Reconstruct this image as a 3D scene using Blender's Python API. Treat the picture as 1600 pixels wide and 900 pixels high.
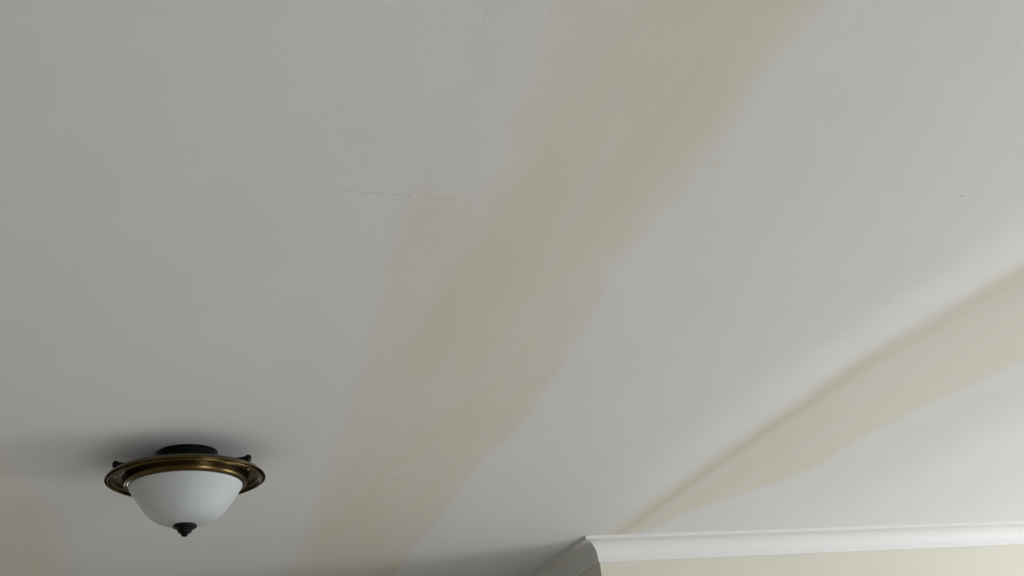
import bpy, bmesh, math, random
import numpy as np
from mathutils import Vector, Matrix, noise

random.seed(4)
for o in list(bpy.data.objects):
    bpy.data.objects.remove(o)
S = bpy.context.scene
C = S.collection

# ------------------------------------------------------------------ camera
CAM_Z, CEIL = 1.70, 2.48
F, PITCH, ROLL, YAW = 1640.0, math.radians(25.4), math.radians(6.3), math.radians(19.5)
cp, sp, cr, sr = math.cos(PITCH), math.sin(PITCH), math.cos(ROLL), math.sin(ROLL)
ix = Vector((cr, sp*sr, -cp*sr)); iy = Vector((-sr, sp*cr, -cp*cr)); fw = Vector((0, cp, sp))
cam = bpy.data.objects.new('camera', bpy.data.cameras.new('camera')); C.objects.link(cam)
m3 = Matrix((ix, -iy, -fw)).transposed()
cam.matrix_world = Matrix.Translation((0, 0, CAM_Z)) @ Matrix.Rotation(-YAW, 4, 'Z') @ m3.to_4x4()
cam.data.sensor_width = 36.0
cam.data.lens = F/1600*36.0
cam.data.clip_start = 0.02
S.camera = cam

# ------------------------------------------------------------------ daylight (even overcast sky through the windows and one added far opening)
w = bpy.data.worlds.new('overcast_sky'); S.world = w; w.use_nodes = True
bg = w.node_tree.nodes['Background']
bg.inputs[0].default_value = (0.895, 0.96, 1.01, 1)
bg.inputs[1].default_value = 11.5
S.view_settings.view_transform = 'Standard'
S.view_settings.look = 'None'
S.view_settings.exposure = 0.0
S.view_settings.gamma = 1.0
S.view_settings.use_curve_mapping = False

XL, XR, YB, YF = -2.4, 6.6, -2.6, 6.6          # inner faces of the room
CX, CY = 1.475, 3.55                           # outside corner of the projecting walls
WIN = [(0.3, 2.85, 0.10, 2.12)]               # openings in the right wall (y0, y1, z0, z1)
WINB = [(2.3, 4.6, 0.70, 2.12)]                 # opening in the back wall (x0, x1, z0, z1)
FAR_FILL = [(-2.2, -1.75, 0.90, 2.00)]               # unseen opening added in the far wall to brighten the left ceiling

def portal(name, loc, rot, sx, sy):
    l = bpy.data.lights.new(name, 'AREA'); l.shape = 'RECTANGLE'; l.size = sx; l.size_y = sy
    l.cycles.is_portal = True
    o = bpy.data.objects.new(name, l); C.objects.link(o); o.location = loc; o.rotation_euler = rot
for (a, b, z0, z1) in WIN:
    portal('window_portal', (XR+0.10, (a+b)/2, (z0+z1)/2), (0, math.pi/2, 0), z1-z0, b-a)
for (a, b, z0, z1) in FAR_FILL:
    portal('window_portal', ((a+b)/2, YF+0.10, (z0+z1)/2), (-math.pi/2, 0, 0), b-a, z1-z0)
for (a, b, z0, z1) in WINB:
    portal('window_portal', ((a+b)/2, YB-0.10, (z0+z1)/2), (math.pi/2, 0, 0), b-a, z1-z0)

# ------------------------------------------------------------------ helpers
def mat(name, col, rough=0.6, metal=0.0, spec=0.5):
    m = bpy.data.materials.new(name); m.use_nodes = True
    b = m.node_tree.nodes['Principled BSDF']
    b.inputs['Base Color'].default_value = (*col, 1)
    b.inputs['Roughness'].default_value = rough
    b.inputs['Metallic'].default_value = metal
    b.inputs['Specular IOR Level'].default_value = spec
    return m

class G:
    """small node-graph helper"""
    def __init__(s, m): s.t = m.node_tree; s.b = s.t.nodes['Principled BSDF']
    def n(s, kind, **kw):
        x = s.t.nodes.new(kind)
        for k, v in kw.items(): setattr(x, k, v)
        return x
    def link(s, a, b): s.t.links.new(a, b)
    def put(s, sock, v):
        if hasattr(v, 'links'): s.link(v, sock)
        else: sock.default_value = v
    def math(s, op, a, b=0.0, c=0.0):
        x = s.n('ShaderNodeMath', operation=op)
        s.put(x.inputs[0], a); s.put(x.inputs[1], b); s.put(x.inputs[2], c)
        return x.outputs[0]
    def ss(s, v, lo, hi):
        x = s.n('ShaderNodeMapRange', interpolation_type='SMOOTHSTEP')
        s.put(x.inputs[0], v); x.inputs[1].default_value = lo; x.inputs[2].default_value = hi
        return x.outputs[0]
    def mix(s, f, a, b, mode='MIX'):
        x = s.n('ShaderNodeMix', data_type='RGBA', blend_type=mode)
        s.put(x.inputs[0], f); s.put(x.inputs[6], a); s.put(x.inputs[7], b)
        return x.outputs[2]
    def noise(s, vec, scale, detail=3, rough=0.5):
        x = s.n('ShaderNodeTexNoise'); s.put(x.inputs['Vector'], vec)
        x.inputs['Scale'].default_value = scale; x.inputs['Detail'].default_value = detail; x.inputs['Roughness'].default_value = rough
        return x.outputs['Fac']
    def mapping(s, vec, scale=(1, 1, 1)):
        x = s.n('ShaderNodeMapping'); s.link(vec, x.inputs[0]); x.inputs[3].default_value = scale
        return x.outputs[0]
    def bump(s, h, strength, dist):
        x = s.n('ShaderNodeBump'); s.link(h, x.inputs['Height'])
        x.inputs['Strength'].default_value = strength; x.inputs['Distance'].default_value = dist
        s.link(x.outputs[0], s.b.inputs['Normal'])

def painted(name, col, rough=0.75, bump=0.12, var=0.03):
    m = mat(name, col, rough, 0, 0.3); g = G(m)
    co = g.n('ShaderNodeTexCoord').outputs['Object']
    v = g.noise(co, 2.5, 4)
    lo = tuple(c*(1-var) for c in col)+(1,); hi = tuple(min(1, c*(1+var)) for c in col)+(1,)
    g.link(g.mix(v, lo, hi), g.b.inputs['Base Color'])
    g.bump(g.noise(co, 220, 2), bump, 0.001)
    return m

def obj(name, bm, m, parent=None, smooth=False):
    me = bpy.data.meshes.new(name); bm.normal_update(); bm.to_mesh(me); bm.free()
    me.materials.append(m)
    if smooth:
        for p in me.polygons: p.use_smooth = True
    o = bpy.data.objects.new(name, me); C.objects.link(o)
    if parent: o.parent = parent
    return o

def struct(name, bm, m, parent=None):
    o = obj(name, bm, m, parent)
    if not parent: o['kind'] = 'structure'
    return o

def box(bm, x0, x1, y0, y1, z0, z1):
    v = [bm.verts.new((x, y, z)) for x in (x0, x1) for y in (y0, y1) for z in (z0, z1)]
    for f in ((0, 1, 3, 2), (4, 6, 7, 5), (0, 4, 5, 1), (2, 3, 7, 6), (0, 2, 6, 4), (1, 5, 7, 3)):
        bm.faces.new([v[i] for i in f])

def lathe(bm, prof, seg=72, closed=False, wob=None):
    """revolve (r, z) pairs about z"""
    rings = []
    for r, z in prof:
        if r < 1e-6: rings.append([bm.verts.new((0, 0, z))])
        else: rings.append([bm.verts.new((r*math.cos(2*math.pi*k/seg), r*math.sin(2*math.pi*k/seg), z)) for k in range(seg)])
    pairs = list(zip(rings, rings[1:]))
    if closed: pairs.append((rings[-1], rings[0]))
    for a, b in pairs:
        for k in range(seg):
            q = [a[k % len(a)], a[(k+1) % len(a)], b[(k+1) % len(b)], b[k % len(b)]]
            u = []
            for x in q:
                if x not in u: u.append(x)
            if len(u) > 2: bm.faces.new(u)
    bmesh.ops.recalc_face_normals(bm, faces=bm.faces)

def smooth_prof(pts, n=4):
    """Catmull-Rom through the profile points"""
    P = [pts[0]]+list(pts)+[pts[-1]]; out = []
    for i in range(1, len(P)-2):
        for k in range(n):
            t = k/n; a, b, c, d = (np.array(P[i+j]) for j in (-1, 0, 1, 2))
            q = 0.5*((2*b)+(c-a)*t+(2*a-5*b+4*c-d)*t*t+(3*b-a-3*c+d)*t**3)
            out.append((max(q[0], 0), q[1]))
    out.append(pts[-1]); return out

# ------------------------------------------------------------------ materials
WALLC = (0.60, 0.573, 0.492)
m_wall = painted('cream_wall_paint', WALLC)
m_trim = painted('white_trim_paint', (0.655, 0.65, 0.635), 0.5, 0.05, 0.015)
m_floor = mat('pale_wood_floor', (0.5, 0.46, 0.42), 0.45)
g = G(m_floor); co = g.n('ShaderNodeTexCoord').outputs['Object']
gr = g.noise(g.mapping(co, (12, 0.8, 1)), 3, 5)
g.link(g.mix(gr, (0.61, 0.56, 0.51, 1), (0.69, 0.64, 0.585, 1)), g.b.inputs['Base Color'])

# ceiling paint: white-grey paint with beige stained joint bands
m_ceil = mat('stained_ceiling_paint', (0.72, 0.72, 0.72), 0.8, 0, 0.25)
g = G(m_ceil)
co = g.n('ShaderNodeTexCoord').outputs['Object']
xyz = g.n('ShaderNodeSeparateXYZ'); g.link(co, xyz.inputs[0]); X, Y = xyz.outputs[0], xyz.outputs[1]
at = g.n('ShaderNodeAttribute', attribute_name='stain').outputs['Fac']
cre = g.n('ShaderNodeAttribute', attribute_name='crease_shade').outputs['Fac']
stp = g.n('ShaderNodeAttribute', attribute_name='stipple').outputs['Fac']
streak = g.noise(g.mapping(co, (11, 1.6, 1)), 1.0, 4, 0.55)
blot = g.noise(co, 5.0, 4, 0.6)
st = g.math('MULTIPLY', at, g.math('ADD', g.math('MULTIPLY', g.ss(streak, 0.3, 0.7), 0.38), 0.74))
paint = g.mix(blot, (0.745, 0.739, 0.752, 1), (0.715, 0.712, 0.716, 1))
beige = g.mix(blot, (0.705, 0.665, 0.565, 1), (0.675, 0.64, 0.55, 1))
colr = g.mix(st, paint, beige)
colr = g.mix(g.math('MULTIPLY', cre, 0.6), colr, (0.62, 0.55, 0.48, 1))  # shade of the crease slope put into the colour as a pinkish tint
# hairline crack across the joint, small scrapes and specks
yy = g.math('ADD', 1.268, g.math('MULTIPLY', g.math('SUBTRACT', g.noise(co, 14, 3), 0.5), 0.008))
dl = g.math('ABSOLUTE', g.math('SUBTRACT', Y, yy))
line = g.math('SUBTRACT', 1.0, g.ss(dl, 0.0004, 0.0013))
rng = g.math('MULTIPLY', g.ss(X, 0.13, 0.26), g.math('SUBTRACT', 1.0, g.ss(X, 0.36, 0.385)))
crack = g.math('MULTIPLY', g.math('MULTIPLY', line, rng), g.ss(g.noise(co, 30, 1), 0.15, 0.45))
colr = g.mix(g.math('MULTIPLY', crack, 0.33), colr, (0.33, 0.32, 0.30, 1))
def speck(px, py, rx, ry, col, amt):
    global colr
    a = g.math('DIVIDE', g.math('SUBTRACT', X, px), rx); b = g.math('DIVIDE', g.math('SUBTRACT', Y, py), ry)
    d = g.math('SQRT', g.math('ADD', g.math('MULTIPLY', a, a), g.math('MULTIPLY', b, b)))
    d = g.math('ADD', d, g.math('MULTIPLY', g.math('SUBTRACT', g.noise(co, 60, 3), 0.5), 0.9))
    colr = g.mix(g.math('MULTIPLY', g.math('SUBTRACT', 1.0, g.ss(d, 0.5, 1.0)), amt), colr, (*col, 1))
speck(0.316, 1.266, 0.0035, 0.004, (0.9, 0.9, 0.9), 0.7)
speck(1.185, 1.156, 0.0022, 0.003, (0.25, 0.23, 0.2), 0.8)
speck(0.570, 2.650, 0.030, 0.055, (0.74, 0.74, 0.76), 0.4)
speck(0.727, 1.124, 0.010, 0.014, (0.72, 0.62, 0.50), 0.3)
speck(0.361, 1.655, 0.007, 0.020, (0.72, 0.62, 0.50), 0.3)
speck(0.376, 1.860, 0.007, 0.022, (0.72, 0.62, 0.50), 0.25)
g.link(colr, g.b.inputs['Base Color'])
roll = g.noise(co, 430, 2, 0.55)
g.bump(g.math('MULTIPLY', roll, g.math('ADD', 0.35, stp)), 0.36, 0.0008)

# ------------------------------------------------------------------ ceiling with the real waves of its taped joints
def arr(lo, a, b, hi, fine, coarse):
    return np.concatenate([np.arange(lo, a, coarse), np.arange(a, b, fine), np.arange(b, hi, coarse), [hi]])
xs = arr(XL-0.1, -1.0, 3.6, XR+0.1, 0.0135, 0.12); ys = arr(YB-0.1, 0.5, 4.4, YF+0.1, 0.022, 0.12)
def sstep(v, lo, hi):
    t = np.clip((v-lo)/(hi-lo), 0, 1); return t*t*(3-2*t)
def n2(x, y, sx, sy, seed):
    return np.array([[noise.noise((a*sx, b*sy, seed)) for b in y] for a in x])
b1L = np.array([(.369, .833), (.387, .975), (.403, 1.16), (.398, 1.445), (.385, 1.877), (.382, 2.445), (.428, 3.457), (.448, 3.913)])
b1R = np.array([(.702, .772), (.705, .949), (.718, 1.082), (.720, 1.167), (.705, 1.459), (.749, 1.668), (.773, 2.002), (.795, 2.209), (.780, 2.677), (.807, 3.165), (.800, 3.51), (.828, 3.988)])
b2U = np.array([(1.512, 1.391), (1.485, 1.644), (1.460, 1.889), (1.459, 2.408), (1.468, 2.879), (1.483, 3.277)])
b2L = np.array([(1.93, 1.844), (1.907, 2.075), (1.867, 2.291), (1.863, 2.501), (1.874, 2.726), (1.76, 3.012), (1.66, 3.207), (1.62, 3.5)])
xg, yg = xs[:, None], ys[None, :]
ed = lambda t: np.interp(ys, t[:, 1], t[:, 0])[None, :]
wig = 0.012*n2([0.0], ys, 1, 9, 3.1); wig2 = 0.016*n2([5.0], ys, 1, 7, 9.1)
core1 = sstep(xg, ed(b1L)-0.035+wig, ed(b1L)+0.055+wig)*(1-sstep(xg, ed(b1R)-0.030+wig2, ed(b1R)+0.014+wig2))
core2 = sstep(xg, ed(b2U)-0.050+wig2, ed(b2U)+0.03+wig2)*(1-sstep(xg, ed(b2L)-0.06+wig, ed(b2L)+0.035+wig))
e3 = -0.25-0.10*np.clip((2.9-ys)/0.6, 0, 1)[None, :]
core3 = sstep(xg, -1.02, -0.9)*(1-sstep(xg, e3-0.16, e3+0.05))*(0.15+0.75*sstep(yg, 2.2, 2.9))
hE = np.interp(ys, [0.8, 1.0, 1.27, 1.55, 1.95, 2.35, 3.5], [.295, .314, .314, .330, .358, .370, .41])[None, :]
halo = sstep(xg, hE-0.03+wig, hE+0.02+wig)*(0.24+0.30*sstep(yg, 1.22, 1.32))
stain = np.clip(np.maximum(core1*(0.86+0.22*n2(xs, ys, 5, 1.1, 1.7)), halo*(1-sstep(xg, 0.5, 0.6)))+core2*0.80+core3*0.95, 0, 1)
cx_line = ed(b2U)+0.045+0.006*n2([2.0], ys, 1, 4, 2.2)
crease_shade = np.exp(-((xg-cx_line)/0.018)**2)*(0.35+0.65*sstep(yg, 1.7, 2.5))
stip = 0.9*sstep(xg, 0.16, 0.26)*(1-sstep(xg, 0.36, 0.5))+0.25*sstep(xg, 0.7, 0.8)*(1-sstep(xg, 1.0, 1.2))
# relief: slope across the joints, integrated
cl = cx_line
sl = (0.088*sstep(xg, cl-0.27, cl-0.13)*(1-sstep(xg, cl-0.07, cl-0.005))
      - 0.018*np.exp(-((xg-cl)/0.022)**2)
      - 0.040*np.exp(-((xg-2.06)/0.09)**2)
      + 0.020*sstep(xg, cl+0.03, cl+0.08)*(1-sstep(xg, 1.82, 1.95))
      + 0.074*np.exp(-((xg-2.40)/0.10)**2)
      - 0.018*np.exp(-((xg-2.85)/0.22)**2)
      - 0.006*np.exp(-((xg-0.50)/0.10)**2)+0.006*np.exp(-((xg-0.72)/0.08)**2))
sl = sl*(0.30+0.70*(1-sstep(yg, 1.4, 3.3)))
dx = np.diff(xs, prepend=xs[0])[:, None]
hz = np.cumsum(sl*dx, axis=0)*(1-0.7*sstep(yg, 2.9, 3.45))
hz = hz+0.0016*n2(xs, ys, 1.9, 1.3, 6.0)+0.0004*n2(xs, ys, 7, 3, 8.0)
hz = hz*(1-sstep(xg, 3.0, 4.2))
nx, ny = len(xs), len(ys)
verts = np.stack([np.repeat(xs, ny), np.tile(ys, nx), (CEIL+hz).ravel()], 1)
ii = (np.arange(nx-1)[:, None]*ny+np.arange(ny-1)[None, :]).ravel()
faces = np.stack([ii, ii+1, ii+ny+1, ii+ny], 1)          # normals down
me = bpy.data.meshes.new('ceiling'); me.from_pydata(verts.tolist(), [], faces.tolist())
for nm, a in (('stain', stain), ('crease_shade', crease_shade), ('stipple', stip)):
    t = me.attributes.new(nm, 'FLOAT', 'POINT'); t.data.foreach_set('value', np.broadcast_to(a, (nx, ny)).astype(np.float32).ravel())
me.materials.append(m_ceil)
me.polygons.foreach_set('use_smooth', [True]*len(me.polygons))
ceil = bpy.data.objects.new('ceiling', me); C.objects.link(ceil); ceil['kind'] = 'structure'

# ------------------------------------------------------------------ walls, floor
T = 0.16
bm = bmesh.new(); box(bm, XL-T, XR+T, YB-T, YF+T, -0.12, 0); struct('floor', bm, m_floor)
TOP = CEIL+0.05
bm = bmesh.new(); box(bm, CX, XR+T, CY, CY+T, 0, TOP); struct('wall_front', bm, m_wall)
bm = bmesh.new(); box(bm, CX, CX+T, CY+T, YF, 0, TOP); struct('wall_return', bm, m_wall)
bm = bmesh.new(); box(bm, XL-T, XL, YB-T, YF, 0, TOP); struct('wall_left', bm, m_wall)
def pierced(name, fixed, span, wins, axis):
    """a wall with openings, built as piers, sills and lintels of one mesh"""
    bm = bmesh.new(); cur = span[0]
    def b(a, c, z0, z1):
        if axis == 'y': box(bm, fixed[0], fixed[1], a, c, z0, z1)
        else: box(bm, a, c, fixed[0], fixed[1], z0, z1)
    for (a, c, z0, z1) in sorted(wins):
        b(cur, a, 0, TOP); b(a, c, 0, z0); b(a, c, z1, TOP); cur = c
    b(cur, span[1], 0, TOP)
    struct(name, bm, m_wall)
pierced('wall_right', (XR, XR+T), (YB-T, CY), WIN, 'y')
pierced('wall_far', (YF, YF+T), (XL-T, CX+T), FAR_FILL, 'x')
pierced('wall_back', (YB-T, YB), (XL, XR), WINB, 'x')
wn = 0
for (a, c, z0, z1), axis in [(q, 'y') for q in WIN]+[(q, 'x') for q in WINB]+[(q, 'f') for q in FAR_FILL]:
    wn += 1
    bm = bmesh.new(); d0, d1 = {'y': (XR+0.03, XR+0.09), 'x': (YB-0.09, YB-0.03), 'f': (YF+0.03, YF+0.09)}[axis]
    def b(p, q, r, s):
        if axis == 'y': box(bm, d0, d1, p, q, r, s)
        else: box(bm, p, q, d0, d1, r, s)
    f = 0.05; mid = (a+c)/2
    b(a, a+f, z0, z1); b(c-f, c, z0, z1); b(a+f, c-f, z0, z0+f); b(a+f, c-f, z1-f, z1)
    b(mid-0.02, mid+0.02, z0+f, z1-f)
    struct('window_%d' % wn, bm, m_trim)  # the last one frames the added far-wall fill opening

# ------------------------------------------------------------------ crown moulding (cove with a top fillet and a bottom bead)
PJ, HC = 0.070, 0.080
prof = [(PJ, 0.025), (PJ, -0.0085), (PJ-0.003, -0.0105), (PJ-0.009, -0.0110)]          # (out from wall, z from ceiling)
for k in range(0, 13):
    t = k/12*math.pi/2
    prof.append((0.007+(PJ-0.018)*(1-math.sin(t)), -0.0120-(HC-0.022)*(1-math.cos(t))))
prof += [(0.007, -HC+0.006), (0.0055, -HC+0.001), (0.0, -HC), (0.0, 0.025)]
def crown(name, p0, p1, out, m0, m1):
    """run from p0 to p1 along the wall line; out = outward unit; m = +1 outside mitre, -1 inside mitre, 0 square"""
    bm = bmesh.new(); p0 = Vector(p0); p1 = Vector(p1); d = (p1-p0).normalized(); out = Vector(out)
    n = max(2, int((p1-p0).length/0.12)); rows = []
    for i in range(n+1):
        row = []
        for o_, z in prof:
            a = p0-d*o_*m0; b = p1+d*o_*m1
            q = a+(b-a)*i/n+out*o_
            row.append(bm.verts.new((q.x, q.y, CEIL+z)))
        rows.append(row)
    k = len(prof)
    for r0, r1 in zip(rows, rows[1:]):
        for j in range(k): bm.faces.new([r0[j], r0[(j+1) % k], r1[(j+1) % k], r1[j]])
    bm.faces.new(rows[0]); bm.faces.new(list(reversed(rows[-1])))
    bmesh.ops.recalc_face_normals(bm, faces=bm.faces)
    return struct(name, bm, m_trim)
crown('trim_1', (CX, CY, 0), (XR, CY, 0), (0, -1, 0), 1, -1)
crown('trim_2', (CX, CY, 0), (CX, YF, 0), (-1, 0, 0), 1, 0)
crown('trim_3', (XR, CY, 0), (XR, YB, 0), (-1, 0, 0), -1, 0)

# ------------------------------------------------------------------ ceiling light
m_black = mat('blackened_bronze', (0.0035, 0.003, 0.0025), 0.32, 0.0, 0.14)
m_brass = mat('antique_brass', (0.09, 0.06, 0.022), 0.18, 1.0)
g = G(m_brass); co = g.n('ShaderNodeTexCoord').outputs['Object']
g.link(g.mix(g.noise(co, 18, 4), (0.072, 0.048, 0.018, 1), (0.105, 0.072, 0.029, 1)), g.b.inputs['Base Color'])
g.link(g.math('ADD', 0.2, g.math('MULTIPLY', g.noise(co, 40, 3), 0.06)), g.b.inputs['Roughness'])
m_shade = mat('frosted_white_glass', (0.72, 0.745, 0.74), 0.55, 0, 0.35)
g = G(m_shade); co = g.n('ShaderNodeTexCoord').outputs['Object']
g.link(g.mix(g.noise(co, 6, 4), (0.45, 0.475, 0.48, 1), (0.49, 0.515, 0.52, 1)), g.b.inputs['Base Color'])
m_steel = mat('screw_steel', (0.42, 0.34, 0.30), 0.35, 1.0)

W = 0.356; R = W/2; DR = 0.168*W               # rim diameter; drop of the rim plane below the ceiling
FX, FY = 0.0318, 2.473
lamp = bpy.data.objects.new('ceiling_light', None); C.objects.link(lamp)
lamp.location = (FX, FY, CEIL); lamp.empty_display_size = 0.1
lamp['label'] = 'flush ceiling light with frosted white glass bowl, brass ring and black finial'
lamp['category'] = 'ceiling light'
def P(pts): return [(r*R, -DR-d*W) for r, d in pts]
# canopy
top = (-0.168-0.02)
bm = bmesh.new()
lathe(bm, P([(0, top), (0.385, top), (0.388, -0.150), (0.392, -0.110), (0.400, -0.060), (0.404, -0.030), (0.395, -0.020), (0, -0.020)]), 64)
obj('canopy', bm, m_black, lamp, True)
# brass ring
ring_prof = smooth_prof([(0.30, -0.022), (0.60, -0.024), (0.90, -0.022), (0.965, -0.008), (0.992, 0.004), (1.0, 0.010), (0.998, 0.0145), (0.992, 0.0155), (0.987, 0.010), (0.982, 0.002), (0.971, 0.002),
     (0.966, 0.012), (0.963, 0.0215), (0.957, 0.0250), (0.951, 0.0215), (0.947, 0.010), (0.940, -0.002), (0.925, -0.010), (0.86, -0.0125), (0.802, -0.0125), (0.785, -0.006), (0.775, 0.014),
     (0.770, 0.034), (0.764, 0.046), (0.753, 0.0525), (0.740, 0.0525), (0.731, 0.049), (0.723, 0.0515), (0.713, 0.055), (0.700, 0.055), (0.690, 0.045), (0.690, 0.0), (0.55, -0.016), (0.30, -0.018)], 4)
bm = bmesh.new(); lathe(bm, P(ring_prof), 128, closed=True)
ring = obj('ring', bm, m_brass, lamp, True)
# glass bowl
bowl = smooth_prof([(0.682, 0.030), (0.704, 0.046), (0.706, 0.056), (0.700, 0.068), (0.688, 0.080), (0.664, 0.100), (0.625, 0.130), (0.578, 0.163), (0.518, 0.207), (0.440, 0.250), (0.355, 0.279), (0.24, 0.298), (0.12, 0.308), (0.0, 0.311)], 4)
inner = [(max(r-0.022, 0), d-0.010) for r, d in reversed(bowl)]
bm = bmesh.new(); lathe(bm, P(bowl+inner[1:]), 128)
shade = obj('glass_shade', bm, m_shade, lamp, True)
# finial
bm = bmesh.new()
lathe(bm, P(smooth_prof([(0.0, 0.300), (0.12, 0.302), (0.142, 0.309), (0.149, 0.316), (0.143, 0.324), (0.122, 0.3295), (0.108, 0.331), (0.106, 0.335), (0.096, 0.340), (0.084, 0.3415), (0.085, 0.348), (0.076, 0.356), (0.056, 0.361), (0.040, 0.363), (0.043, 0.369), (0.036, 0.376), (0.018, 0.380), (0.0, 0.381)], 4)), 48)
obj('finial', bm, m_black, lamp, True)
# two arms of the mounting strap, each with its knob, post and screw
for deg, fr, kz in ((-22.5, 0.815, 0.082), (185.0, 0.87, 0.086)):
    ang = math.radians(deg)
    u = Vector((math.cos(ang), math.sin(ang), 0)); rp = fr*R
    bm = bmesh.new()
    zc = -DR+kz*W; n = Vector((-u.y, u.x, 0))
    pts = []
    for rr, hw, hh in ((0.34*R, 0.020*W, 0.007*W), (0.60*R, 0.018*W, 0.007*W), (rp-0.015*W, 0.016*W, 0.008*W), (rp, 0.014*W, 0.009*W)):
        c = u*rr
        pts.append([bm.verts.new(c+n*(a*hw)+Vector((0, 0, zc+b*hh))) for a, b in ((-1, -1), (1, -1), (1, 1), (-1, 1))])
    for a, b in zip(pts, pts[1:]):
        for k in range(4): bm.faces.new([a[k], a[(k+1) % 4], b[(k+1) % 4], b[k]])
    bm.faces.new(pts[0]); bm.faces.new(pts[-1])
    bmesh.ops.recalc_face_normals(bm, faces=bm.faces)
    arm = obj('mounting_arm', bm, m_black, lamp)
    bm = bmesh.new()
    k = 0.0225*W
    lathe(bm, [(0, zc+k), (k*0.55, zc+k*0.86), (k*0.92, zc+k*0.45), (k, zc), (k*0.94, zc-k*0.5), (k*0.72, zc-k*0.95), (k*0.5, zc-k*1.25), (k*0.42, -DR+0.03*W), (k*0.42, -DR+0.012*W), (0, -DR+0.012*W)], 24)
    bmesh.ops.translate(bm, verts=bm.verts, vec=u*rp)
    obj('knob', bm, m_black, arm, True)
    bm = bmesh.new(); q = 0.011*W; z0 = -DR+0.013*W
    lathe(bm, [(0, z0), (q, z0), (q, z0-0.006*W), (q*0.7, z0-0.011*W), (q*0.3, z0-0.013*W), (0, z0-0.0132*W)], 20)
    bmesh.ops.translate(bm, verts=bm.verts, vec=u*rp)
    obj('screw', bm, m_steel, ring, True)
